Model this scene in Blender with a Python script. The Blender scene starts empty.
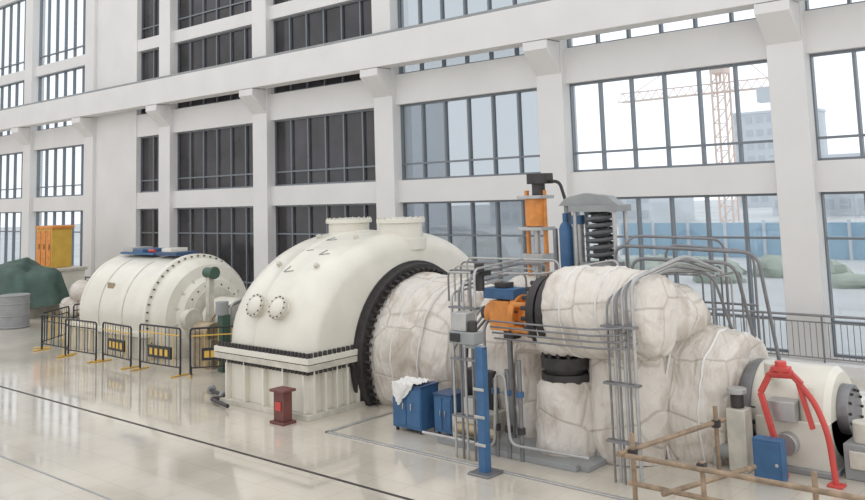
import bpy, bmesh, math, random
from mathutils import Vector, Matrix, noise
random.seed(3)
sc=bpy.context.scene
try:
    sc.view_settings.view_transform='Standard'; sc.view_settings.look='None'
except Exception: pass
pi=math.pi
# ------------------------------------------------------------ materials
def mat(name,col,rough=.5,metal=0.,bump=0.,bscale=8.,var=0.,vscale=2.,coat=0.,emit=0.):
    m=bpy.data.materials.new(name);m.use_nodes=True;nt=m.node_tree;b=nt.nodes['Principled BSDF']
    b.inputs['Base Color'].default_value=(*col,1);b.inputs['Roughness'].default_value=rough;b.inputs['Metallic'].default_value=metal
    b.inputs['Coat Weight'].default_value=coat
    tc=nt.nodes.new('ShaderNodeTexCoord')
    if var>0:
        n=nt.nodes.new('ShaderNodeTexNoise');n.inputs['Scale'].default_value=vscale;n.inputs['Detail'].default_value=5
        r=nt.nodes.new('ShaderNodeMapRange');r.inputs[1].default_value=.3;r.inputs[2].default_value=.7;r.inputs[3].default_value=1-var;r.inputs[4].default_value=1+var*.4
        mx=nt.nodes.new('ShaderNodeVectorMath');mx.operation='SCALE';mx.inputs[0].default_value=col
        nt.links.new(tc.outputs['Object'],n.inputs['Vector']);nt.links.new(n.outputs['Fac'],r.inputs[0]);nt.links.new(r.outputs[0],mx.inputs['Scale']);nt.links.new(mx.outputs[0],b.inputs['Base Color'])
    if bump>0:
        n=nt.nodes.new('ShaderNodeTexNoise');n.inputs['Scale'].default_value=bscale;n.inputs['Detail'].default_value=6
        bp=nt.nodes.new('ShaderNodeBump');bp.inputs['Strength'].default_value=bump;bp.inputs['Distance'].default_value=.08
        nt.links.new(tc.outputs['Object'],n.inputs['Vector']);nt.links.new(n.outputs['Fac'],bp.inputs['Height']);nt.links.new(bp.outputs[0],b.inputs['Normal'])
    return m
M={}
M['wall']=mat('wall_paint',(.735,.725,.71),.6,var=.05,vscale=.6)
M['cream']=mat('cream_paint',(.74,.71,.62),.35,var=.09,vscale=1.2,coat=.3)
M['cream2']=mat('cream_paint_worn',(.60,.57,.49),.4,var=.22,vscale=3)
M['steel']=mat('pipe_steel',(.24,.24,.25),.4,metal=.5,var=.2,vscale=4)
M['lsteel']=mat('light_steel',(.46,.46,.45),.35,metal=.5,var=.15,vscale=4)
M['dark']=mat('dark_iron',(.06,.055,.055),.5,metal=.4,var=.3,vscale=6)
M['black']=mat('black_paint',(.02,.02,.022),.45)
M['spring']=mat('spring_steel',(.11,.115,.12),.6)
M['orange']=mat('orange_paint',(.74,.28,.06),.45,var=.25,vscale=5)
M['yellow']=mat('yellow_paint',(.70,.44,.08),.5,var=.15)
M['blue']=mat('blue_paint',(.045,.13,.27),.45,var=.25,vscale=3)
M['navy']=mat('navy_paint',(.03,.07,.16),.4,var=.15)
M['red']=mat('red_paint',(.58,.07,.06),.45,var=.15)
M['maroon']=mat('maroon_paint',(.17,.06,.05),.5,var=.2)
M['green']=mat('green_tarp',(.07,.12,.10),.7,bump=.6,bscale=3,var=.3,vscale=1.5)
M['dgreen']=mat('green_paint',(.05,.10,.07),.5)
M['gold']=mat('brass',(.40,.32,.21),.4,metal=.5,var=.3,vscale=6)
M['rust']=mat('scaffold_rust',(.34,.25,.17),.6,metal=.2,var=.4,vscale=6)
M['cloth']=mat('white_cloth',(.76,.75,.72),.9,bump=.5,bscale=10)
M['gray']=mat('grey_paint',(.30,.31,.31),.5,var=.15)
M['mull']=mat('mullion_alu',(.19,.21,.23),.4,metal=.3)
M['bush']=mat('hazy_foliage',(.44,.49,.42),.9,var=.3,vscale=.8)  # green faded: outdoor haze is mixed into the leaf colour
M['conc']=mat('concrete_haze',(.66,.69,.72),.9,var=.08,vscale=.1)  # pale because the distance haze is painted into the concrete colour
M['hazewin']=mat('hazy_far_windows',(.52,.56,.60),.6)  # far panes, lightened in colour to imitate haze
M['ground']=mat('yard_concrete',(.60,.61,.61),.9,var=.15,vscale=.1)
M['hoard']=mat('hazy_blue_hoarding',(.36,.53,.66),.6)  # blue paled, with the haze put into the colour
M['cranep']=mat('hazy_crane_paint',(.78,.60,.50),.6)  # faint orange: haze over the crane is part of this colour
def insmat():
    m=bpy.data.materials.new('insulation_blanket');m.use_nodes=True;nt=m.node_tree;b=nt.nodes['Principled BSDF'];L=nt.links.new
    b.inputs['Roughness'].default_value=.85
    tc=nt.nodes.new('ShaderNodeTexCoord')
    def nz(sc_,det,mp=None):
        n=nt.nodes.new('ShaderNodeTexNoise');n.inputs['Scale'].default_value=sc_;n.inputs['Detail'].default_value=det;n.inputs['Distortion'].default_value=.8
        if mp:
            q=nt.nodes.new('ShaderNodeMapping');q.inputs['Scale'].default_value=mp;L(tc.outputs['Object'],q.inputs['Vector']);L(q.outputs[0],n.inputs['Vector'])
        else:L(tc.outputs['Object'],n.inputs['Vector'])
        return n
    n1=nz(1.3,8);n2=nz(2.4,7,(2.2,.8,.8))
    v=nt.nodes.new('ShaderNodeTexVoronoi');v.feature='DISTANCE_TO_EDGE';v.inputs['Scale'].default_value=.9;v.inputs['Randomness'].default_value=.35
    L(tc.outputs['Object'],v.inputs['Vector'])
    mr=nt.nodes.new('ShaderNodeMapRange');mr.inputs[2].default_value=.03;L(v.outputs['Distance'],mr.inputs[0])
    cr=nt.nodes.new('ShaderNodeValToRGB');cr.color_ramp.elements[0].position=.28;cr.color_ramp.elements[0].color=(.47,.40,.33,1);cr.color_ramp.elements[1].position=.52;cr.color_ramp.elements[1].color=(.71,.665,.60,1)
    L(n1.outputs['Fac'],cr.inputs[0])
    mx=nt.nodes.new('ShaderNodeMix');mx.data_type='RGBA';mx.inputs[6].default_value=(.55,.50,.44,1);L(mr.outputs[0],mx.inputs[0]);L(cr.outputs[0],mx.inputs[7]);L(mx.outputs[2],b.inputs['Base Color'])
    a2=nt.nodes.new('ShaderNodeMath');a2.operation='MULTIPLY_ADD';a2.inputs[1].default_value=.15;L(mr.outputs[0],a2.inputs[0]);L(n2.outputs['Fac'],a2.inputs[2])
    bp=nt.nodes.new('ShaderNodeBump');bp.inputs['Strength'].default_value=.8;bp.inputs['Distance'].default_value=.12;L(a2.outputs[0],bp.inputs['Height']);L(bp.outputs[0],b.inputs['Normal'])
    return m
M['ins']=insmat()
def glass(name,col,fac):
    m=bpy.data.materials.new(name);m.use_nodes=True;nt=m.node_tree;nt.nodes.clear()
    o=nt.nodes.new('ShaderNodeOutputMaterial');t=nt.nodes.new('ShaderNodeBsdfTransparent');g=nt.nodes.new('ShaderNodeBsdfGlossy');mx=nt.nodes.new('ShaderNodeMixShader')
    t.inputs[0].default_value=(*col,1);g.inputs['Roughness'].default_value=.03;g.inputs[0].default_value=(.8,.85,.9,1);mx.inputs[0].default_value=fac
    nt.links.new(t.outputs[0],mx.inputs[1]);nt.links.new(g.outputs[0],mx.inputs[2]);nt.links.new(mx.outputs[0],o.inputs[0]);return m
M['glass']=glass('window_glass',(.90,.93,.95),.06)
M['tglass']=glass('tinted_glass',(.60,.63,.65),.10)
M['dglass']=mat('dark_beyond_glass',(.05,.046,.05),.15,var=.6,vscale=.5)  # opaque panel; the darkness beyond the glass is put into its colour
def floormat():
    m=bpy.data.materials.new('polished_tile');m.use_nodes=True;nt=m.node_tree;b=nt.nodes['Principled BSDF']
    tc=nt.nodes.new('ShaderNodeTexCoord')
    br=nt.nodes.new('ShaderNodeTexBrick');br.offset=0;br.inputs['Scale'].default_value=1
    br.inputs['Brick Width'].default_value=.8;br.inputs['Row Height'].default_value=.8;br.inputs['Mortar Size'].default_value=.004
    br.inputs['Color1'].default_value=(.61,.56,.475,1);br.inputs['Color2'].default_value=(.58,.53,.445,1);br.inputs['Mortar'].default_value=(.42,.38,.32,1)
    n=nt.nodes.new('ShaderNodeTexNoise');n.inputs['Scale'].default_value=.5;n.inputs['Detail'].default_value=6
    r=nt.nodes.new('ShaderNodeMapRange');r.inputs[1].default_value=.3;r.inputs[2].default_value=.7;r.inputs[3].default_value=.88;r.inputs[4].default_value=1.06
    mx=nt.nodes.new('ShaderNodeVectorMath');mx.operation='SCALE'
    L=nt.links.new
    L(tc.outputs['Object'],br.inputs['Vector']);L(tc.outputs['Object'],n.inputs['Vector']);L(n.outputs['Fac'],r.inputs[0]);L(br.outputs['Color'],mx.inputs[0]);L(r.outputs[0],mx.inputs['Scale']);L(mx.outputs[0],b.inputs['Base Color'])
    r2=nt.nodes.new('ShaderNodeMapRange');r2.inputs[1].default_value=.35;r2.inputs[2].default_value=.7;r2.inputs[3].default_value=.05;r2.inputs[4].default_value=.13
    L(n.outputs['Fac'],r2.inputs[0]);L(r2.outputs[0],b.inputs['Roughness'])
    b.inputs['IOR'].default_value=2.2
    return m
M['floor']=floormat()
# ------------------------------------------------------------ mesh builder
class MB:
    def __init__(s,name,parent=None):
        s.n=name;s.v=[];s.f=[];s.mi=[];s.mats=[];s.par=parent
    def m(s,k):
        if k not in s.mats:s.mats.append(k)
        return s.mats.index(k)
    def add(s,vs,fs,k):
        o=len(s.v);s.v+=[tuple(v) for v in vs];i=s.m(k)
        for f in fs:s.f.append([a+o for a in f]);s.mi.append(i)
    def box(s,a,b,k):
        x0,y0,z0=a;x1,y1,z1=b
        vs=[(x0,y0,z0),(x1,y0,z0),(x1,y1,z0),(x0,y1,z0),(x0,y0,z1),(x1,y0,z1),(x1,y1,z1),(x0,y1,z1)]
        s.add(vs,[(0,3,2,1),(4,5,6,7),(0,1,5,4),(1,2,6,5),(2,3,7,6),(3,0,4,7)],k)
    def bar(s,p0,p1,w,h,k):
        p0=Vector(p0);p1=Vector(p1);d=(p1-p0).normalized();u=d.cross(Vector((0,1,0))).normalized();w_=d.cross(u)
        vs=[p+u*a*w/2+w_*c*h/2 for p in(p0,p1) for a,c in((-1,-1),(1,-1),(1,1),(-1,1))]
        s.add(vs,[(0,1,2,3),(4,5,6,7),(0,1,5,4),(1,2,6,5),(2,3,7,6),(3,0,4,7)],k)
    def cyl(s,p0,p1,r0,k,r1=None,n=20,caps=True):
        p0=Vector(p0);p1=Vector(p1);r1=r0 if r1 is None else r1
        d=(p1-p0).normalized();u=d.orthogonal().normalized();w=d.cross(u)
        vs=[]
        for p,r in((p0,r0),(p1,r1)):
            for i in range(n):
                a=2*pi*i/n;vs.append(p+(u*math.cos(a)+w*math.sin(a))*r)
        fs=[(i,(i+1)%n,n+(i+1)%n,n+i) for i in range(n)]
        if caps:fs+=[tuple(range(n))[::-1],tuple(range(n,2*n))]
        s.add(vs,fs,k)
    def tube(s,pts,r,k,n=10,bend=.18,amp=0):
        pts=[Vector(p) for p in pts];P=[pts[0]]
        for i in range(1,len(pts)-1):
            a,b,c=pts[i-1],pts[i],pts[i+1];l=min(bend,(b-a).length*.45,(c-b).length*.45)
            s0=b+(a-b).normalized()*l;s1=b+(c-b).normalized()*l
            for t in range(6):
                t/=5;P.append(s0*(1-t)**2+b*2*t*(1-t)+s1*t*t)
        P.append(pts[-1]);vs=[];u=None
        for i,p in enumerate(P):
            d=(P[min(i+1,len(P)-1)]-P[max(i-1,0)]).normalized()
            if u is None:u=d.orthogonal().normalized()
            u=(u-d*u.dot(d)).normalized();w=d.cross(u)
            for j in range(n):
                a=2*pi*j/n;q=p+(u*math.cos(a)+w*math.sin(a))*r
                if amp:q+=(q-p).normalized()*noise.noise(q*2.5)*amp
                vs.append(q)
        fs=[(i*n+j,i*n+(j+1)%n,(i+1)*n+(j+1)%n,(i+1)*n+j) for i in range(len(P)-1) for j in range(n)]
        fs+=[tuple(range(n))[::-1],tuple(range((len(P)-1)*n,len(P)*n))]
        s.add(vs,fs,k)
    def lathe(s,o,axis,prof,k,n=48,amp=0,fr=2.,caps=True,sub=1):
        if sub>1:
            q=[]
            for (t0,r0),(t1,r1) in zip(prof,prof[1:]):
                for i in range(sub):q.append((t0+(t1-t0)*i/sub,r0+(r1-r0)*i/sub))
            prof=q+[prof[-1]]
        o=Vector(o);d=Vector(axis).normalized()
        u=Vector((0,0,1)) if abs(d.z)<.9 else Vector((1,0,0));u=(u-d*u.dot(d)).normalized();w=d.cross(u);m=n;vs=[]
        for t,r in prof:
            for i in range(m):
                a=2*pi*i/n;q=o+d*t+(u*math.cos(a)+w*math.sin(a))*r
                if amp:
                    k1=noise.noise(q*fr)*amp+(abs(noise.noise(q*fr*1.8))-.2)*amp*.8+noise.noise(q*fr*4)*amp*.2
                    q+=(u*math.cos(a)+w*math.sin(a))*k1+d*noise.noise(q*fr+Vector((9,3,1)))*amp*.4
                vs.append(q)
        fs=[]
        for i in range(len(prof)-1):
            for j in range(n):
                fs.append((i*m+j,i*m+(j+1)%m,(i+1)*m+(j+1)%m,(i+1)*m+j))
        if caps:fs+=[tuple(range(m))[::-1],tuple(range((len(prof)-1)*m,len(prof)*m))]
        s.add(vs,fs,k)
    def bolts(s,c,axis,R,n,r,h,k,a0=0):
        c=Vector(c);d=Vector(axis).normalized();u=Vector((0,0,1)) if abs(d.z)<.9 else Vector((1,0,0));u=(u-d*u.dot(d)).normalized();w=d.cross(u)
        for i in range(n):
            a=a0+2*pi*i/n;p=c+(u*math.cos(a)+w*math.sin(a))*R;s.cyl(p,p+d*h,r,k,n=6)
    def blob(s,c,rad,k,amp=.15,fr=2.,n=24,m=14):
        c=Vector(c);vs=[];fs=[]
        for i in range(m+1):
            t=pi*i/m
            for j in range(n):
                a=2*pi*j/n;q=Vector((math.sin(t)*math.cos(a)*rad[0],math.sin(t)*math.sin(a)*rad[1],math.cos(t)*rad[2]))
                q*=1+noise.noise((c+q)*fr)*amp*2+noise.noise((c+q)*fr*2.5)*amp;vs.append(c+q)
        for i in range(m):
            for j in range(n):fs.append((i*n+j,(i+1)*n+j,(i+1)*n+(j+1)%n,i*n+(j+1)%n))
        s.add(vs,fs,k)
    def done(s,bevel=0,ang=35):
        me=bpy.data.meshes.new(s.n);me.from_pydata(s.v,[],s.f)
        for k in s.mats:me.materials.append(M[k])
        me.polygons.foreach_set('material_index',s.mi)
        bm=bmesh.new();bm.from_mesh(me);bmesh.ops.recalc_face_normals(bm,faces=bm.faces);bm.to_mesh(me);bm.free()
        me.shade_smooth();me.set_sharp_from_angle(angle=math.radians(ang))
        ob=bpy.data.objects.new(s.n,me);sc.collection.objects.link(ob)
        if s.par:ob.parent=s.par
        if bevel:
            b=ob.modifiers.new('bevel','BEVEL');b.width=bevel;b.segments=2;b.limit_method='ANGLE';b.angle_limit=math.radians(50)
        return ob
def empty(n):
    e=bpy.data.objects.new(n,None);sc.collection.objects.link(e);return e
# ------------------------------------------------------------ camera
f=875.
def dv(x,y):return Vector((x-432,y-95,f)).normalized()
up=dv(186,-7605);Yv=dv(1200,170);Yv=(Yv-up*Yv.dot(up)).normalized();Xv=-dv(-575,227);Xv=(Xv-up*Xv.dot(up));Xv=(Xv-Yv*Xv.dot(Yv)).normalized()
right=Vector((Xv.x,Yv.x,up.x));down=Vector((Xv.y,Yv.y,up.y));fwd=Vector((Xv.z,Yv.z,up.z))
R=Matrix((right,-down,-fwd)).transposed()
cd=bpy.data.cameras.new('camera');cam=bpy.data.objects.new('camera',cd);sc.collection.objects.link(cam);sc.camera=cam
cam.matrix_world=Matrix.Translation((0,0,5.18))@R.to_4x4()
cd.sensor_width=36;cd.lens=f/865*36;cd.shift_y=-155/865;cd.shift_x=.5/865;cd.clip_end=1000
# ------------------------------------------------------------ world: overcast sky, brighter on the window side (+Y)
w=bpy.data.worlds.new('world');sc.world=w;w.use_nodes=True;nt=w.node_tree;bg=nt.nodes['Background']
bg.inputs[0].default_value=(.975,.98,1.0,1)
tc=nt.nodes.new('ShaderNodeTexCoord');sx=nt.nodes.new('ShaderNodeSeparateXYZ');mr=nt.nodes.new('ShaderNodeMapRange')
mr.inputs[1].default_value=-1;mr.inputs[2].default_value=1;mr.inputs[3].default_value=1.12;mr.inputs[4].default_value=1.62
nt.links.new(tc.outputs['Generated'],sx.inputs[0]);nt.links.new(sx.outputs['Y'],mr.inputs[0]);nt.links.new(mr.outputs[0],bg.inputs[1])
# ------------------------------------------------------------ room
b=MB('floor');b.box((-80,-6,-.3),(8,26.4,0),'floor');b.done()
b=MB('floor_strip');b.box((-75,11.40,0),(6,11.47,.006),'dark');b.box((-75,8.3,0),(6,8.34,.006),'gray');b.done()
S=8.1;XC=[-8.68+S*(k-6) for k in range(-2,8)]
for x in XC:
    b=MB('column');b.box((x-.53,25.55,0),(x+.53,26.4,26),'wall')
    vs=[(x-.5,25.55,9.2),(x+.5,25.55,9.2),(x+.5,24.75,10.0),(x-.5,24.75,10.0),(x-.5,25.55,10.3),(x+.5,25.55,10.3),(x+.5,24.75,10.3),(x-.5,24.75,10.3)]
    b.add(vs,[(0,1,2,3),(4,5,6,7),(0,1,5,4),(1,2,6,5),(2,3,7,6),(3,0,4,7)],'wall')
    b.done(.02)
b=MB('wall_back')
rows=[(0,.35),(4.9,5.78),(8.85,10.08),(13.65,14.3),(19.3,20.1),(25,26)]
for z0,z1 in rows:b.box((-78,25.8,z0),(2,26.3,z1),'wall')
b.box((XC[3]+.5,25.75,0),(XC[3]+5.0,26.3,26),'wall')
b.done()
b=MB('crane_girder');b.box((-77.9,24.75,10.32),(2,25.5,11.6),'wall');b.box((-77.9,24.9,11.6),(2,25.05,11.75),'gray');b.done(.02)
nw=0
for i in range(len(XC)-1):
    for j in range(5):
        xa=XC[i]+.53;xb=XC[i+1]-.53
        if i==3:xa=XC[3]+5.0
        za=rows[j][1];zb=rows[j+1][0];nw+=1
        g='glass'
        if i in(3,4,5):g='dglass'
        if i==6 :g='tglass'
        b=MB('window_%d'%nw)
        if g=='dglass':
            b.box((xa,26.12,za),(xb,26.14,zb),'dglass')
        else: b.box((xa,26.12,za),(xb,26.13,zb),g)
        n=max(1,round((xb-xa)/1.17))
        for q in range(n+1):
            x=xa+(xb-xa)*q/n;t=.045 if q in(0,n) else .04
            b.box((x-t,26.02,za),(x+t,26.2,zb),'mull')
        for z in(za+.04,zb-.04,za+.65 if j else 3.6):b.box((xa,26.03,z-.035),(xb,26.19,z+.035),'mull')
        if j==0:b.box((xa,26.03,1.25),(xb,26.19,1.33),'mull')
        b.done()
b=MB('wall_left');b.box((-78.4,-6,0),(-78,26.3,26),'wall');b.done()
# exterior
b=MB('yard_ground');b.box((-260,26.4,-.6),(160,320,-.3),'ground');b.done()
def bldg(x,y,w_,d_,h,nf,nc):
    b=MB('distant_building');b.box((x,y,-.3),(x+w_,y+d_,h),'conc');b.box((x-.3,y-.3,h),(x+w_+.3,y+d_,h+.6),'conc')
    for i in range(nf):
        for j in range(nc):
            z=h*(i+.3)/nf;xx=x+w_*(j+.2)/nc
            b.box((xx,y-.12,z),(xx+w_*.6/nc,y,z+h*.5/nf),'hazewin')
    b.done()
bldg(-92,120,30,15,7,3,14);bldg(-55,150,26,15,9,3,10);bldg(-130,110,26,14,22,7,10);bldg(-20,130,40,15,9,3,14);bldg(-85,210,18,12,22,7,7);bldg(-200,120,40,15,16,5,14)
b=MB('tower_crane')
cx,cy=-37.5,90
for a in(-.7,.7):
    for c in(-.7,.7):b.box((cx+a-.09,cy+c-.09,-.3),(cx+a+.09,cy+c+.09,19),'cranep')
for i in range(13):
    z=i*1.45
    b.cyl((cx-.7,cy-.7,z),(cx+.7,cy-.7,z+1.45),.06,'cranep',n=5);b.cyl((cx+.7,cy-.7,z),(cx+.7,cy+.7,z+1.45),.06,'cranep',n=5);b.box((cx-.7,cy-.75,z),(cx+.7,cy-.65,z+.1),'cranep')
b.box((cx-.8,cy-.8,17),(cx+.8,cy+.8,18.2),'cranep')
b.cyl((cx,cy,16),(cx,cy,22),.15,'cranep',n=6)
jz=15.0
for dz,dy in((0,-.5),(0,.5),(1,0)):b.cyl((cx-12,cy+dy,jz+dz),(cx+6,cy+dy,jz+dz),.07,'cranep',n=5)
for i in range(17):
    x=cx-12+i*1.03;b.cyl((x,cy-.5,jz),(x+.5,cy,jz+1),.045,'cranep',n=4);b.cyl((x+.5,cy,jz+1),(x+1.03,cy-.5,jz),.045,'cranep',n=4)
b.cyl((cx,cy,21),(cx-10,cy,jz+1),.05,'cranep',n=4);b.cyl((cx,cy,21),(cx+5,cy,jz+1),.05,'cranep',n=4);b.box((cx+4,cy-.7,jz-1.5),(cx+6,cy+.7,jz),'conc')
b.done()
b=MB('hedge')
for i in range(30):
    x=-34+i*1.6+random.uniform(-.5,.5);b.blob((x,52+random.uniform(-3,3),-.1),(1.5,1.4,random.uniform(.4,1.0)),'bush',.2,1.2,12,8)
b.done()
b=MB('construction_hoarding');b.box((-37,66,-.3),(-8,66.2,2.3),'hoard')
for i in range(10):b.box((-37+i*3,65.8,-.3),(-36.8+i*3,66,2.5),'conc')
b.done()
# railing
def railing(name,x0,x1,y,z0=0.,h=1.2,step=.16,nr=0):
    b=MB(name)
    b.cyl((x0,y,z0+h),(x1,y,z0+h),.035,'steel',n=8);b.cyl((x0,y,z0+.12),(x1,y,z0+.12),.02,'steel',n=6);b.cyl((x0,y,z0+h-.18),(x1,y,z0+h-.18),.02,'steel',n=6)
    n=int(abs(x1-x0)/step)
    for i in range(n+1):
        x=x0+(x1-x0)*i/n;p=i%10==0
        b.cyl((x,y,z0 if p else z0+.12),(x,y,z0+h-(0 if p else .18)),.03 if p else .012,'steel',n=6)
    b.done()
b=MB('trim_curb');b.box((-77.9,25.1,0),(2,25.5,.3),'wall');b.done()
railing('guard_railing',-14.6,1,25.3,.3,1.25)
railing('guard_railing',-32,-22,25.3,.3,1.2)
railing('guard_railing',-56,-45,24.0,0,1.3)
# ------------------------------------------------------------ LP turbine hood
T=empty('steam_turbine')
CY,CZ=17.75,1.1;HA,HB,HE=3.72,2.78,2.08
def hood(b,prof,cy,cz,A,B,k,n=72,e=HE):
    vs=[]
    for x,i in prof:
        for j in range(n+1):
            t=pi*j/n;c,s_=math.cos(t),math.sin(t)
            vs.append((x,cy-(A-i*.7)*math.copysign(abs(c)**(2/e),c),cz+(B-i)*abs(s_)**(2/e)))
    m=n+1;fs=[(i*m+j,i*m+j+1,(i+1)*m+j+1,(i+1)*m+j) for i in range(len(prof)-1) for j in range(n)]
    fs+=[tuple(range(m)),tuple(range((len(prof)-1)*m,len(prof)*m))]
    b.add(vs,fs,k)
b=MB('low_pressure_casing',T)
xl,xr=-19.9,-16.3
pr=[(xl+1.0-1.0*math.cos(pi/2*t/10),.9-.9*math.sin(pi/2*t/10)) for t in range(11)]
pr+=[(xl+1.5,0),(xl+1.54,-.03),(xl+1.60,-.03),(xl+1.64,0)]
pr+=[(xr-.55+.55*math.sin(pi/2*t/8),.5-.5*math.cos(pi/2*t/8)) for t in range(9)]
hood(b,pr,CY,1.42,HA,HB,'cream')
b.box((-19.95,CY-3.85,1.28),(-16.2,CY+3.85,1.42),'cream');b.box((-19.95,CY-3.85,1.12),(-16.2,CY+3.85,1.26),'cream2')
for i in range(26):
    x=-19.8+i*3.5/25;b.cyl((x,CY-3.78,1.03),(x,CY-3.78,1.53),.05,'dark',n=6)
for i in range(12):
    y=CY-3.7+i*.15;b.cyl((-16.27,y,1.03),(-16.27,y,1.53),.05,'dark',n=6)
b.box((-19.6,CY-3.65,0),(-16.42,CY+3.65,1.15),'cream')
for i in range(5):
    x=-19.5+i*.76;b.box((x-.03,CY-3.8,.12),(x+.03,CY-3.6,1.13),'cream')
for i in range(6):
    y=CY-3.6+i*.36;b.box((-16.45,y-.03,.12),(-16.25,y+.03,1.13),'cream')
b.box((-19.8,CY-3.85,0),(-16.22,CY+3.7,.12),'cream2')
def onhood(x,t,e=HE):
    c,s_=math.cos(t),math.sin(t);return Vector((x,CY-HA*abs(c)**(2/e)*(1 if c>0 else -1),1.42+HB*abs(s_)**(2/e)))
for x in(-18.45,-17.55):
    p=onhood(x,.36);nrm=Vector((0,-.9,.42)).normalized()
    b.cyl(p-nrm*.2,p+nrm*.12,.24,'cream',n=28);b.cyl(p+nrm*.12,p+nrm*.2,.30,'cream2',n=28);b.lathe(p+nrm*.2,nrm,[(0,.24),(.06,.2),(.1,.1),(.11,.01)],'cream',n=24);b.bolts(p+nrm*.2,nrm,.27,12,.02,.03,'dark')
for x,t in((-18.7,.8),(-17.2,.8),(-18.7,1.25),(-17.2,1.25)):
    p=onhood(x,t);n_=Vector((0,-math.cos(t),math.sin(t)));b.cyl(p-n_*.05,p+n_*.1,.07,'cream2',n=12)
for x,t in((-18.3,.72),(-18.4,1.0),(-17.6,.95),(-18.2,1.2)):
    p=onhood(x,t)+Vector((0,-.01,.01));q=onhood(x+.1,t+.07)+Vector((0,-.01,.01));b.cyl(p,q,.014,'gray',n=5)
    q=onhood(x+.35,t+.02)+Vector((0,-.01,.01));b.cyl(p,q,.012,'gray',n=5)
for x in(-19.05,-16.95):
    b.lathe((x,18.0,3.7),(0,0,1),[(0,.72),(.3,.72),(.31,.60),(.72,.60),(.73,.68),(.84,.68),(.85,.55),(.86,.5),(.88,.1),(.88,.01)],'cream',n=40)
    b.bolts((x,18,4.54),(0,0,1),.63,20,.025,.04,'cream2')
b.lathe((-16.3,CY,CZ),(1,0,0),[(-.1,2.32),(.03,2.32),(.04,2.26),(.22,2.24),(.22,1.9)],'dark',n=72)
b.bolts((-16.1,CY,CZ),(1,0,0),2.10,64,.05,.2,'dark')
b.done(.015)
b=MB('intermediate_cylinder_lagging',T)
b.lathe((-16.1,CY,CZ),(1,0,0),[(0,1.95),(.12,2.0),(.5,1.95),(.9,1.9),(1.3,1.9),(1.7,1.86),(2.1,1.8),(2.35,1.68),(2.45,1.4),(2.5,.8)],'ins',n=120,amp=.07,fr=1.5,sub=4)
for t in(.75,1.6):b.lathe((-16.1+t,CY,CZ),(1,0,0),[(-.02,1.92),(0,1.95),(.02,1.92)],'cloth',n=120,amp=.07,fr=1.5,caps=False)
b.lathe((-13.7,CY,CZ),(1,0,0),[(0,1.1),(.15,1.25),(.3,1.25),(.3,.9),(.9,.9)],'dark',n=40)
b.done(ang=60)
b=MB('high_pressure_cylinder_lagging',T)
b.lathe((-13.3,CY,CZ+.05),(1,0,0),[(0,1.0),(.05,1.5),(.3,1.85),(.7,2.06),(1.3,2.1),(1.9,2.1),(2.6,2.1),(3.2,2.05),(3.8,2.0),(4.3,1.9),(4.6,1.6),(4.75,1.2)],'ins',n=120,amp=.09,fr=1.4,sub=4)
b.lathe((-8.9,CY-.2,.75),(1,0,0),[(0,1.62),(.2,1.74),(.6,1.70),(1.0,1.6),(1.4,1.5),(1.7,1.45),(1.8,1.3),(1.85,.7)],'ins',n=110,amp=.09,fr=1.4,sub=4)
for t,r in((.7,1.69),(1.35,1.52)):b.lathe((-8.9+t,CY-.2,.75),(1,0,0),[(-.02,r),(0,r+.03),(.02,r-.01)],'cloth',n=110,amp=.09,fr=1.4,caps=False)
b.lathe((-7.05,CY-.2,.75),(1,0,0),[(0,.95),(.1,1.0),(.25,1.0),(.25,.6),(.5,.6)],'steel',n=40)
b.bolts((-6.8,CY-.2,.75),(1,0,0),.85,20,.04,.08,'dark')
b.done(ang=60)
VY,VZ=15.25,2.8
b=MB('main_steam_valve',T)
b.lathe((-9.95,VY,VZ),(1,0,0),[(0,.75),(.1,.84),(.5,.88),(1.0,.90),(1.5,.88),(1.9,.85),(2.2,.72),(2.3,.4)],'ins',n=100,amp=.07,fr=1.8,sub=4)
for t,r in((.5,.88),(1.3,.89)):b.lathe((-9.95+t,VY,VZ),(1,0,0),[(-.02,r),(0,r+.03),(.02,r)],'cloth',n=100,amp=.07,fr=1.8,caps=False)
b.lathe((-10.38,VY,VZ-.05),(1,0,0),[(0,.4),(0,.7),(.18,.7),(.19,.62),(.25,.62),(.26,.74),(.42,.74),(.43,.5)],'dark',n=48)
b.bolts((-10.38,VY,VZ-.05),(-1,0,0),.6,18,.05,.16,'dark')
b.lathe((-9.92,VY,0),(0,0,1),[(0,.62),(.2,.66),(.7,.62),(1.3,.58),(1.45,.5)],'ins',n=60,amp=.06,fr=2.0,sub=3)
b.lathe((-9.92,VY,1.4),(0,0,1),[(0,.40),(0,.5),(.18,.5),(.19,.40),(.27,.40),(.28,.5),(.5,.5),(.5,.42)],'dark',n=40)
b.bolts((-9.92,VY,1.88),(0,0,1),.44,14,.045,.14,'dark')
b.lathe((-9.92,VY,1.95),(0,0,1),[(0,.42),(.1,.56),(.5,.66),(.8,.5)],'ins',n=50,amp=.06,fr=2.5,sub=3)
b.lathe((-8.85,VY+.5,0),(0,0,1),[(0,.66),(.5,.76),(1.2,.78),(1.8,.74),(2.4,.5)],'ins',n=80,amp=.08,fr=1.6,sub=4)
b.tube([(-8.4,VY+.2,2.6),(-8.1,VY+1.3,2.75),(-8.6,VY+2.6,2.4)],.55,'ins',n=32,bend=.6,amp=.09)
b.done(ang=60)
b=MB('valve_actuator',T)
vz=2.62
b.box((-11.55,VY-.34,vz-.3),(-11.05,VY+.34,vz+.3),'orange');b.cyl((-11.8,VY,vz),(-10.4,VY,vz),.22,'orange',n=24)
b.cyl((-11.05,VY,vz),(-10.9,VY,vz),.42,'orange',n=28)
for a in(-.3,.3):
    for c in(-.24,.24):b.cyl((-10.95,VY+a,vz+c),(-10.45,VY+a*1.2,vz+c*1.1),.06,'orange',n=10)
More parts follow.
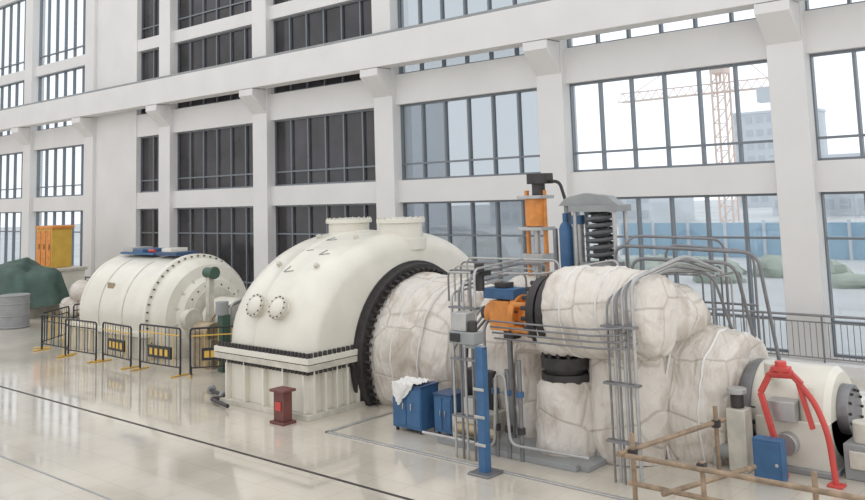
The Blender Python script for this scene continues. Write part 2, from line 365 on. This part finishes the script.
b.cyl((-10.62,VY,vz),(-10.48,VY,vz),.44,'orange',n=28);b.bolts((-10.9,VY,vz),(1,0,0),.34,10,.03,.06,'dark')
b.cyl((-11.95,VY,vz),(-11.8,VY,vz),.14,'dark',n=16)
b.box((-11.75,VY-.28,vz+.33),(-10.95,VY+.2,vz+.55),'blue');b.box((-11.5,VY-.2,vz+.55),(-11.2,VY+.1,vz+.66),'dark');b.box((-11.35,VY-.15,vz-.5),(-11.1,VY+.15,vz-.3),'dark')
b.cyl((-11.3,VY,0),(-11.3,VY,vz-.3),.06,'steel',n=12);b.box((-11.45,VY-.15,0),(-11.15,VY+.15,.03),'steel')
b.done(.02)
b=MB('instrument_post',T)
b.box((-10.62,13.2,0),(-10.45,13.38,2.3),'blue');b.box((-10.78,13.05,0),(-10.28,13.55,.04),'steel')
for z in(.5,1.0,1.5):b.box((-10.67,13.17,z),(-10.42,13.2,z+.06),'lsteel')
b.box((-11.25,13.2,2.32),(-10.62,13.5,2.55),'gray');b.box((-11.2,13.25,2.55),(-10.85,13.55,2.9),'lsteel');b.cyl((-10.75,13.35,2.55),(-10.75,13.35,2.75),.08,'dark');b.box((-11.2,13.17,2.36),(-10.95,13.2,2.52),'black');b.box((-10.9,13.25,2.25),(-10.45,13.35,2.32),'gray')
b.done(.015)
def cabinet(name,x,y,w_,d_,h):
    b=MB(name);b.box((x,y,.08),(x+w_,y+d_,h),'blue');b.box((x-.02,y-.02,h),(x+w_+.02,y+d_+.02,h+.04),'navy')
    for i in range(2):
        xx=x+w_*i/2;b.box((xx+.02,y-.02,.14),(xx+w_/2-.02,y,h-.05),'blue');b.box((xx+w_*.38-(.22*w_ if i else 0),y-.05,h*.5),(xx+w_*.42-(.22*w_ if i else 0),y-.02,h*.65),'lsteel')
    for a in(x+.04,x+w_-.1):
        for c in(y+.04,y+d_-.1):b.box((a,c,0),(a+.06,c+.06,.08),'dark')
    b.done(.01)
cabinet('blue_tool_cabinet',-14.1,14.55,.85,.6,.98)
cabinet('blue_tool_cabinet',-13.05,14.75,.5,.55,.85)
b=MB('cotton_rag')
vs=[];n=34
for i in range(n+1):
    for j in range(n+1):
        u_=i/n;v_=j/n;x=-14.05+.72*u_+.05*noise.noise(Vector((u_*3,v_*3,0)));d_=v_*1.05*(1-.75*abs(u_-.3))
        z=1.05+.09*abs(noise.noise(Vector((u_*5,v_*5,2))));y=15.05-d_
        if y<14.50:
            z-= (14.50-y)*1.0;y=14.50-.05*abs(noise.noise(Vector((u_*9,v_*2,5))))*2
        vs.append((x,y,z))
b.add(vs,[(i*(n+1)+j,i*(n+1)+j+1,(i+1)*(n+1)+j+1,(i+1)*(n+1)+j) for i in range(n) for j in range(n)],'cloth')
b.done(ang=80)
b=MB('base_frame',T)
b.box((-12.6,14.3,0),(-9.2,14.42,.12),'gray');b.box((-15.2,13.5,0),(-7.2,13.58,.03),'lsteel');b.box((-15.2,13.5,0),(-15.12,15.6,.03),'lsteel')
b.box((-12.5,14.7,0),(-11.8,15.8,.5),'cream2');b.box((-12.4,14.42,0),(-9.0,16.5,.1),'gray');b.box((-12.8,15.5,.5),(-12.0,16.2,1.3),'dark')
b.cyl((-12.3,14.6,.3),(-11.2,14.6,.3),.12,'gold',n=16);b.box((-12.2,14.7,.5),(-11.9,14.95,.9),'lsteel')
b.lathe((-12.4,16.4,.1),(0,0,1),[(0,.5),(.6,.6),(1.2,.55),(1.7,.5),(1.9,.3)],'ins',n=40,amp=.08,fr=2,sub=2)
b.lathe((-11.1,15.7,.1),(0,0,1),[(0,.35),(.6,.42),(1.2,.4),(1.7,.36),(1.75,.2)],'ins',n=40,amp=.07,fr=2,sub=2)
b.done(.01)
b=MB('instrument_piping',T)
for i in range(5):
    x=-11.6+i*.15;y=13.75+.05*(i%2);b.tube([(x,y,0),(x,y,3.2+.12*i),(x-.6,y+2.5,3.2+.12*i)],.026,'steel' if i%2 else 'lsteel',bend=.2)
for i in range(6):
    x=-8.35+i*.1;y=14.25+.04*(i%2);b.tube([(x,y,0),(x,y,3.2+.07*i),(x+.2,y+1.8,3.5+.07*i),(x+.2,y+3.5,3.4)],.034 if i%2 else .022,'lsteel' if i%2 else 'steel',bend=.25)
for z in(.7,1.7,2.7):b.box((-8.45,14.15,z),(-7.75,14.3,z+.04),'steel')
for z in(.8,1.9,2.9):b.box((-11.65,13.7,z),(-10.95,13.85,z+.04),'steel')
for i in range(4):
    z=2.3+i*.12;b.tube([(-10.9,14.2-.06*i,z),(-8.6,14.2-.06*i,z),(-8.0,14.1,z+.05),(-7.8,15.6,z+.2)],.018,'steel',bend=.15)
# thin tubing runs along the top of the machine
for i in range(4):
    b.tube([(-14.0+.2*i,16.5,2.6),(-14.0+.2*i,16.5,3.35+.1*i),(-11.7+.3*i,16.5,3.35+.1*i),(-11.7+.3*i,16.5,2.8)],.024,'lsteel' if i%2 else 'steel')
b.tube([(-13.9,16.4,3.3),(-11.2,16.4,3.35),(-9.4,16.6,3.7),(-9.4,16.6,3.0)],.026,'lsteel')
b.tube([(-9.8,17.2,3.0),(-9.8,17.2,3.95),(-6.9,17.8,3.8),(-6.7,18.6,.0)],.038,'steel',bend=.3)
b.tube([(-9.3,17.0,3.0),(-9.3,17.0,3.7),(-7.3,17.6,3.6),(-7.1,18.8,.0)],.038,'steel',bend=.3)
b.tube([(-9.0,17.0,2.9),(-9.0,17.0,3.5),(-7.7,17.4,3.4),(-7.4,19.0,.0)],.03,'steel',bend=.3)
b.tube([(-9.6,17.4,3.0),(-9.6,17.4,4.15),(-8.0,18.8,4.0),(-8.0,18.8,0)],.03,'steel',bend=.3)
b.tube([(-9.2,18.4,3.0),(-9.2,18.4,3.9),(-7.6,19.4,3.7),(-7.6,19.4,0)],.03,'steel',bend=.3)
for i in range(5):
    x=-8.6+.22*i;b.tube([(x,18.9,0),(x,18.9,3.2+.12*(i%3)),(x-.1,17.9,3.3)],.022,'lsteel' if i%2 else 'steel')
b.tube([(-8.8,18.95,2.6),(-7.4,18.95,2.6)],.025,'steel')
for i in range(4):
    x=-12.6+i*.3;b.tube([(x,14.9,0),(x,14.9,1.8+.2*i),(x,16.0,2.6+.1*i)],.03,'steel')
b.tube([(-12.9,14.2,.2),(-11,14.2,.2),(-10.9,14.2,1.6),(-10.7,14.2,1.6),(-10.6,14.2,.3),(-8.9,14.3,.3)],.03,'lsteel')
for i in range(3):
    x=-11.0+.3*i;b.cyl((x,14.3,0),(x,14.3,1.5+.2*i),.045,'steel',n=10);b.cyl((x,14.3,.5),(x,14.3,.62),.08,'dark',n=12);b.cyl((x,14.3,1.2),(x,14.3,1.3),.08,'blue',n=12)
b.cyl((-11.3,14.3,3.2),(-11.3,14.3,3.75),.1,'dark');b.box((-11.45,14.2,3.5),(-11.15,14.5,3.6),'black')
b.done()
b=MB('hydraulic_servomotor',T)
x,y=-12.1,17.6
for a in(-.25,.25):b.box((x+a-.04,y-.05,3.1),(x+a+.04,y+.05,5.2),'orange')
b.cyl((x,y,4.35),(x,y,5.0),.25,'orange',n=24);b.box((x-.34,y-.3,5.0),(x+.34,y+.3,5.08),'lsteel');b.box((x-.34,y-.3,4.25),(x+.34,y+.3,4.33),'lsteel');b.cyl((x,y,3.1),(x,y,4.3),.08,'lsteel')
b.box((x-.3,y-.25,3.5),(x+.3,y+.25,3.7),'lsteel');b.cyl((x+.1,y,5.08),(x+.1,y,5.5),.16,'dark');b.box((x-.1,y-.2,5.35),(x+.4,y+.2,5.6),'dark')
b.tube([(x+.35,y,5.4),(x+.7,y,5.4),(x+.95,y,4.6)],.04,'black')
b.done(.01)
b=MB('hydraulic_accumulator',T)
x,y=-11.15,17.4
b.lathe((x,y,3.2),(0,0,1),[(0,.1),(.05,.14),(.3,.16),(1.1,.16),(1.2,.12),(1.25,.07),(1.45,.07)],'blue',n=24);b.cyl((x+.33,y,3.1),(x+.33,y,4.4),.13,'lsteel');b.cyl((x+.33,y,4.4),(x+.33,y,4.6),.16,'blue')
b.cyl((x-.3,y,3.1),(x-.3,y,4.3),.06,'steel');b.done()
b=MB('spring_loaded_valve',T)
x,y=-10.3,17.5
for a in(-.5,.5):
    for c in(-.25,.25):b.cyl((x+a,y+c,3.1),(x+a,y+c,4.75),.045,'lsteel')
b.box((x-.65,y-.35,3.1),(x+.65,y+.35,3.25),'steel');b.box((x-.62,y-.33,4.68),(x+.62,y+.33,4.82),'gray');b.box((x-.4,y-.3,3.25),(x+.4,y+.3,3.55),'gray')
P=[(x+.31*math.cos(t*.42),y+.31*math.sin(t*.42),3.6+t*1.08/100) for t in range(101)]
b.tube(P,.045,'spring',n=8,bend=.01)
P=[(x+.17*math.cos(t*.6),y+.17*math.sin(t*.6),3.6+t*1.08/100) for t in range(101)]
b.tube(P,.035,'spring',n=8,bend=.01)
b.cyl((x,y,3.2),(x,y,4.7),.07,'dark')
b.add([(x-1.0,y-.15,4.82),(x-.8,y-.15,5.0),(x-.3,y-.15,5.1),(x+.3,y-.15,5.02),(x+.55,y-.15,4.82),(x-1.0,y+.15,4.82),(x-.8,y+.15,5.0),(x-.3,y+.15,5.1),(x+.3,y+.15,5.02),(x+.55,y+.15,4.82)],[(0,1,2,3,4),(5,6,7,8,9),(0,1,6,5),(1,2,7,6),(2,3,8,7),(3,4,9,8),(4,0,5,9)],'gray')
b.cyl((x-.85,y,3.1),(x-.85,y,4.85),.08,'gray')
b.done(.01)
b=MB('front_bearing_pedestal',T)
b.box((-6.7,16.6,0),(-5.4,18.9,.9),'cream');b.lathe((-6.9,17.55,.9),(1,0,0),[(0,.8),(.1,.85),(1.4,.85),(1.5,.75)],'cream',n=40)
b.box((-6.8,16.5,0),(-5.3,19.0,.1),'gray')
b.cyl((-5.42,17.55,1.0),(-5.2,17.55,1.0),.45,'steel',n=32);b.bolts((-5.2,17.55,1.0),(1,0,0),.36,12,.03,.05,'dark')
b.box((-6.4,16.4,.9),(-5.9,16.8,1.25),'lsteel');b.cyl((-6.1,16.6,.5),(-6.1,16.4,.5),.2,'lsteel');b.cyl((-5.8,16.75,.9),(-5.8,16.75,1.5),.12,'cream2')
b.box((-7.0,16.0,0),(-6.65,16.35,1.1),'cream2');b.cyl((-6.4,16.8,1.55),(-6.4,16.8,1.85),.13,'cream2');b.cyl((-6.85,16.2,1.1),(-6.85,16.2,1.35),.12,'dark');b.cyl((-6.85,16.2,1.35),(-6.85,16.2,1.45),.18,'lsteel')
b.box((-5.2,16.7,0),(-4.4,18.2,.6),'gray');b.cyl((-4.9,17.0,.6),(-4.9,17.0,.95),.2,'cream2');b.box((-5.1,16.65,.2),(-4.6,16.7,.5),'cream2')
b.cyl((-7.3,16.2,.3),(-6.7,16.2,.3),.14,'gray');b.cyl((-7.3,16.2,0),(-7.3,16.2,.6),.1,'lsteel')
b.done(.03)
b=MB('red_lifting_frame')
yy=16.2
b.bar((-6.4,yy,1.42),(-6.05,yy,.0),.10,.09,'red')
b.bar((-6.4,yy,1.42),(-6.2,yy,1.78),.10,.09,'red')
b.tube([(-5.72,yy,1.68),(-5.45,yy,1.35),(-5.27,yy,.85),(-5.2,yy,.0)],.055,'red',bend=.3)
b.bar((-5.72,yy,1.68),(-5.52,yy,.9),.08,.08,'red')
b.cyl((-6.2,yy,1.78),(-5.8,yy,1.8),.08,'red',n=16);b.box((-6.15,yy-.12,1.84),(-5.85,yy+.12,1.92),'red');b.cyl((-6.0,yy,1.78),(-6.0,yy,2.01),.1,'red',n=16);b.bar((-5.82,yy,1.8),(-5.66,yy,1.64),.1,.1,'red');b.box((-5.33,yy-.12,0),(-5.07,yy+.12,.04),'red')
b.done(.01)
b=MB('blue_junction_box');b.box((-6.4,15.65,.05),(-5.9,15.9,.75),'blue');b.box((-6.37,15.63,.1),(-5.93,15.65,.7),'blue');b.box((-6.35,15.7,0),(-5.95,15.88,.05),'dark');b.cyl((-5.98,15.6,.35),(-5.98,15.63,.35),.03,'lsteel');b.done(.015)
b=MB('scaffold_handrail')
def tb(a,c,r=.042):b.cyl(a,c,r,'rust',n=10)
tb((-7.5,13.4,0),(-7.5,13.4,1.15));tb((-7.65,13.2,.84),(-6.9,15.7,.98));tb((-7.75,13.32,.80),(-3.4,13.32,.82));tb((-6.95,15.45,0),(-6.95,15.45,1.25));tb((-6.3,13.4,.0),(-6.3,13.4,.9))
tb((-7.6,13.4,.35),(-3.4,13.4,.35));tb((-6.9,13.2,.35),(-6.2,15.2,.4));tb((-4.6,13.4,0),(-4.6,13.4,1.05))
for p in((-7.5,13.4,.83),(-6.95,15.45,.95),(-6.3,13.38,.82)):b.box((p[0]-.06,p[1]-.06,p[2]-.06),(p[0]+.06,p[1]+.06,p[2]+.06),'dark')
b.done()
# ------------------------------------------------------------ generator
G=empty('electric_generator')
GY,GZ=18.1,1.3
b=MB('stator_casing',G)
b.lathe((-33.8,GY,GZ),(1,0,0),[(1.3,1.0),(1.4,1.3),(1.9,1.75),(2.2,1.9),(2.25,1.97),(2.4,1.97),(2.42,1.94),(6.6,1.94),(6.62,2.06),(6.85,2.06),(6.87,1.93),(7.3,1.88),(7.55,1.7),(7.6,1.35),(7.65,1.3),(7.8,1.2),(7.85,.8)],'cream',n=72)
for t in(3.6,5.2):b.lathe((-33.8+t,GY,GZ),(1,0,0),[(-.03,1.94),(-.03,1.96),(.03,1.96),(.03,1.94)],'cream2',n=72,caps=False)
b.bolts((-26.95,GY,GZ),(1,0,0),1.99,48,.03,.08,'dark')
for i in range(16):
    a=2*pi*i/16+.13;c,s_=math.cos(a),math.sin(a);b.cyl((-26.45,GY+1.78*c,GZ+1.78*s_),(-26.1,GY+1.1*c,GZ+1.1*s_),.06,'cream2',n=8)
b.bolts((-26.05,GY,GZ),(1,0,0),1.05,20,.035,.08,'dark')
b.lathe((-25.98,GY,GZ),(1,0,0),[(0,.95),(.12,.95),(.14,.85)],'cream2',n=40)
b.box((-32.2,GY-2.05,0),(-26.9,GY+2.15,.75),'cream2');b.box((-32.4,GY-2.15,.75),(-26.8,GY+2.3,.9),'cream')
for i in range(10):
    x=-32.1+i*.55;b.box((x-.03,GY-2.15,.1),(x+.03,GY-2.0,.75),'cream')
b.box((-30.0,GY-1.72,2.2),(-29.6,GY-1.66,2.4),'gold')
b.done(.01)
b=MB('bearing_pedestal',G)
b.box((-25.6,16.9,0),(-24.3,19.3,1.1),'cream2');b.lathe((-25.6,GY,1.15),(1,0,0),[(0,.8),(1.3,.8)],'cream',n=36)
b.cyl((-26,GY,1.2),(-20.1,GY,1.2),.45,'lsteel',n=30);b.cyl((-23.6,GY,1.2),(-22.9,GY,1.2),.95,'gray',n=36);b.cyl((-22.5,GY,1.2),(-21.5,GY,1.2),1.1,'cream2',n=36)
b.box((-22.6,16.9,0),(-21.4,19.3,1.0),'cream2')
b.cyl((-24.6,16.6,1.1),(-23.8,16.6,1.1),.3,'gold');b.box((-24.7,16.4,0),(-23.7,16.8,.9),'gold')
b.cyl((-25.2,16.6,1.4),(-24.9,16.6,1.4),.35,'cream2');b.cyl((-25.05,16.7,0),(-25.05,16.7,1.4),.1,'lsteel')
for i in range(4):b.tube([(-24.4+.35*i,16.9,0),(-24.4+.35*i,16.9,1.5+.15*i),(-24.4+.35*i,18,1.8+.15*i)],.04,'lsteel' if i%2 else 'gold')
b.done(.02)
b=MB('oil_pump_motor',G);b.cyl((-25.1,17.2,2.85),(-24.7,17.2,2.85),.17,'dgreen',n=20);b.cyl((-24.7,17.2,2.85),(-24.6,17.2,2.85),.2,'dgreen',n=20);b.box((-25.0,17.1,1.1),(-24.8,17.3,2.7),'cream2');b.box((-23.2,16.3,0),(-22.95,16.6,1.7),'dgreen');b.cyl((-23.1,16.4,1.7),(-23.1,16.4,2.1),.2,'gray');b.done(.01)
b=MB('tool_crate')
b.box((-31.3,17.6,3.3),(-29.0,18.6,3.38),'blue');b.box((-31.2,17.65,3.38),(-30.5,18.5,3.54),'lsteel');b.box((-30.3,17.6,3.38),(-29.7,18.5,3.5),'blue');b.box((-28.8,17.6,3.3),(-27.5,18.5,3.42),'navy');b.box((-28.6,17.7,3.42),(-28,18.4,3.55),'cream');b.cyl((-29.6,17.8,3.44),(-29.2,17.8,3.44),.06,'red')
b.done(.01)
# ------------------------------------------------------------ barriers
def barrier(x,y,ang,L=1.95,sign=0,h=1.28):
    b=MB('crowd_barrier');c,s_=math.cos(ang),math.sin(ang)
    P=lambda t,z:(x+c*t,y+s_*t,z)
    b.tube([P(0,.1),P(0,h),P(L,h),P(L,.1)],.03,'black',n=8,bend=.1);b.cyl(P(0,.25),P(L,.25),.022,'black',n=8)
    b.cyl(P(0,h-.22),P(L,h-.22),.02,'yellow' if sign else 'black',n=8)
    for i in range(1,11):
        t=L*i/11;b.cyl(P(t,.25),P(t,h),.012,'black' if i%3 else 'yellow',n=6)
    for t in(.02,L-.02):
        q=Vector(P(t,.03));d=Vector((-s_,c,0))*.32;b.cyl(q-d,q+d,.025,'yellow',n=6);b.cyl(P(t,.03),P(t,.3),.03,'black',n=6)
    if sign:
        d=Vector((-s_,c,0))*-.03
        a=Vector(P(L*.22,.45));e=Vector(P(L*.78,.45))
        vs=[a+d,e+d,e+d+Vector((0,0,.36)),a+d+Vector((0,0,.36)),a-d,e-d,e-d+Vector((0,0,.36)),a-d+Vector((0,0,.36))]
        b.add(vs,[(0,1,2,3),(4,5,6,7),(0,1,5,4),(1,2,6,5),(2,3,7,6),(3,0,4,7)],'black')
        for i in range(4):
            t=L*(.27+.125*i);a=Vector(P(t,.53))+d*1.3;e=Vector(P(t+.15,.53))+d*1.3
            b.add([a,e,e+Vector((0,0,.2)),a+Vector((0,0,.2))],[(0,1,2,3)],'yellow')
    b.done()
barrier(-32.3,15.1,.02);barrier(-30.2,14.95,.05);barrier(-28.1,15.2,-.05,sign=1);barrier(-25.7,15.15,.05,sign=1,L=2.1,h=1.4);barrier(-23.3,15.4,.9,sign=1,L=1.5,h=1.4)
barrier(-32.7,15.3,2.2);barrier(-34.1,17.2,1.9)
b=MB('red_pedestal_stand')
b.box((-16.9,13.3,0),(-16.4,13.7,.06),'maroon');b.box((-16.83,13.37,.06),(-16.47,13.63,.72),'maroon');b.box((-16.9,13.3,.72),(-16.4,13.7,.78),'maroon');b.box((-16.75,13.34,.3),(-16.55,13.37,.5),'red')
b.done(.01)
b=MB('floor_pipe_fittings')
b.tube([(-20.9,14.4,.1),(-19.6,14.1,.1),(-19.9,13.75,.1),(-18.8,13.5,.1)],.05,'dark');b.cyl((-20.9,14.5,.10),(-20.75,14.35,.10),.10,'gray');b.cyl((-20.0,14.2,.10),(-19.85,14.15,.10),.10,'gray')
b.done()
# ------------------------------------------------------------ left items
b=MB('steel_drum')
b.lathe((-39.6,17.3,0),(0,0,1),[(0,.6),(.04,.64),(.08,.6),(.5,.6),(.53,.63),(.56,.6),(1.0,.6),(1.03,.63),(1.06,.6),(1.35,.6),(1.38,.64),(1.41,.6)],'gray',n=36)
b.done()
b=MB('tarpaulin_covered_equipment')
TX=-43.6
b.box((TX-1.3,18.6,0),(TX+1.3,20.6,1.5),'cream2')
vs=[];fs=[];n=60;L=[(2.4,.12),(2.38,.5),(2.3,.78),(2.1,.92),(1.6,1.0),(.8,1.1)]
for z,r in L:
    for j in range(n):
        a=2*pi*j/n;k=r*(1+.05*math.sin(a*9+z)*(3.0-z)/2+.08*noise.noise(Vector((math.cos(a)*2,math.sin(a)*2,z))))
        vs.append((TX+2.0*k*math.copysign(abs(math.cos(a))**.6,math.cos(a)),19.6+1.3*k*math.copysign(abs(math.sin(a))**.6,math.sin(a)),z+.1*math.sin(a*3)+.25*math.cos(a)*-1))
for i in range(len(L)-1):
    for j in range(n):fs.append((i*n+j,i*n+(j+1)%n,(i+1)*n+(j+1)%n,(i+1)*n+j))
fs.append(tuple(range(n)));b.add(vs,fs,'green')
b.done(ang=60)
b=MB('equipment_crate');b.box((-48.3,21.9,0),(-45.2,23.4,1.9),'cream');b.box((-48.4,21.8,1.8),(-45.1,23.5,1.95),'cream2')
for i in range(4):b.box((-48.2+i*.85,21.83,0),(-48.1+i*.85,21.9,1.8),'cream2')
b.done(.02)
b=MB('yellow_control_cabinet')
b.box((-47.9,22.0,1.96),(-46.1,23.1,4.0),'yellow');b.box((-48.0,21.95,4.0),(-46.0,23.2,4.15),'orange')
for i in range(3):
    x=-47.85+i*.58;b.box((x,21.96,2.05),(x+.5,22.0,3.9),'orange');b.box((x+.38,21.92,2.9),(x+.42,21.96,3.2),'dark')
b.done(.02)
b=MB('insulation_bundle')
for i,(x,y,z) in enumerate(((-40.6,20.4,.5),(-39.6,20.8,.5),(-40.1,20.6,1.2),(-40.6,21.3,.5))):b.blob((x,y,z),(.65,.55,.5),'ins',.08,1.3)
b.done(ang=80)
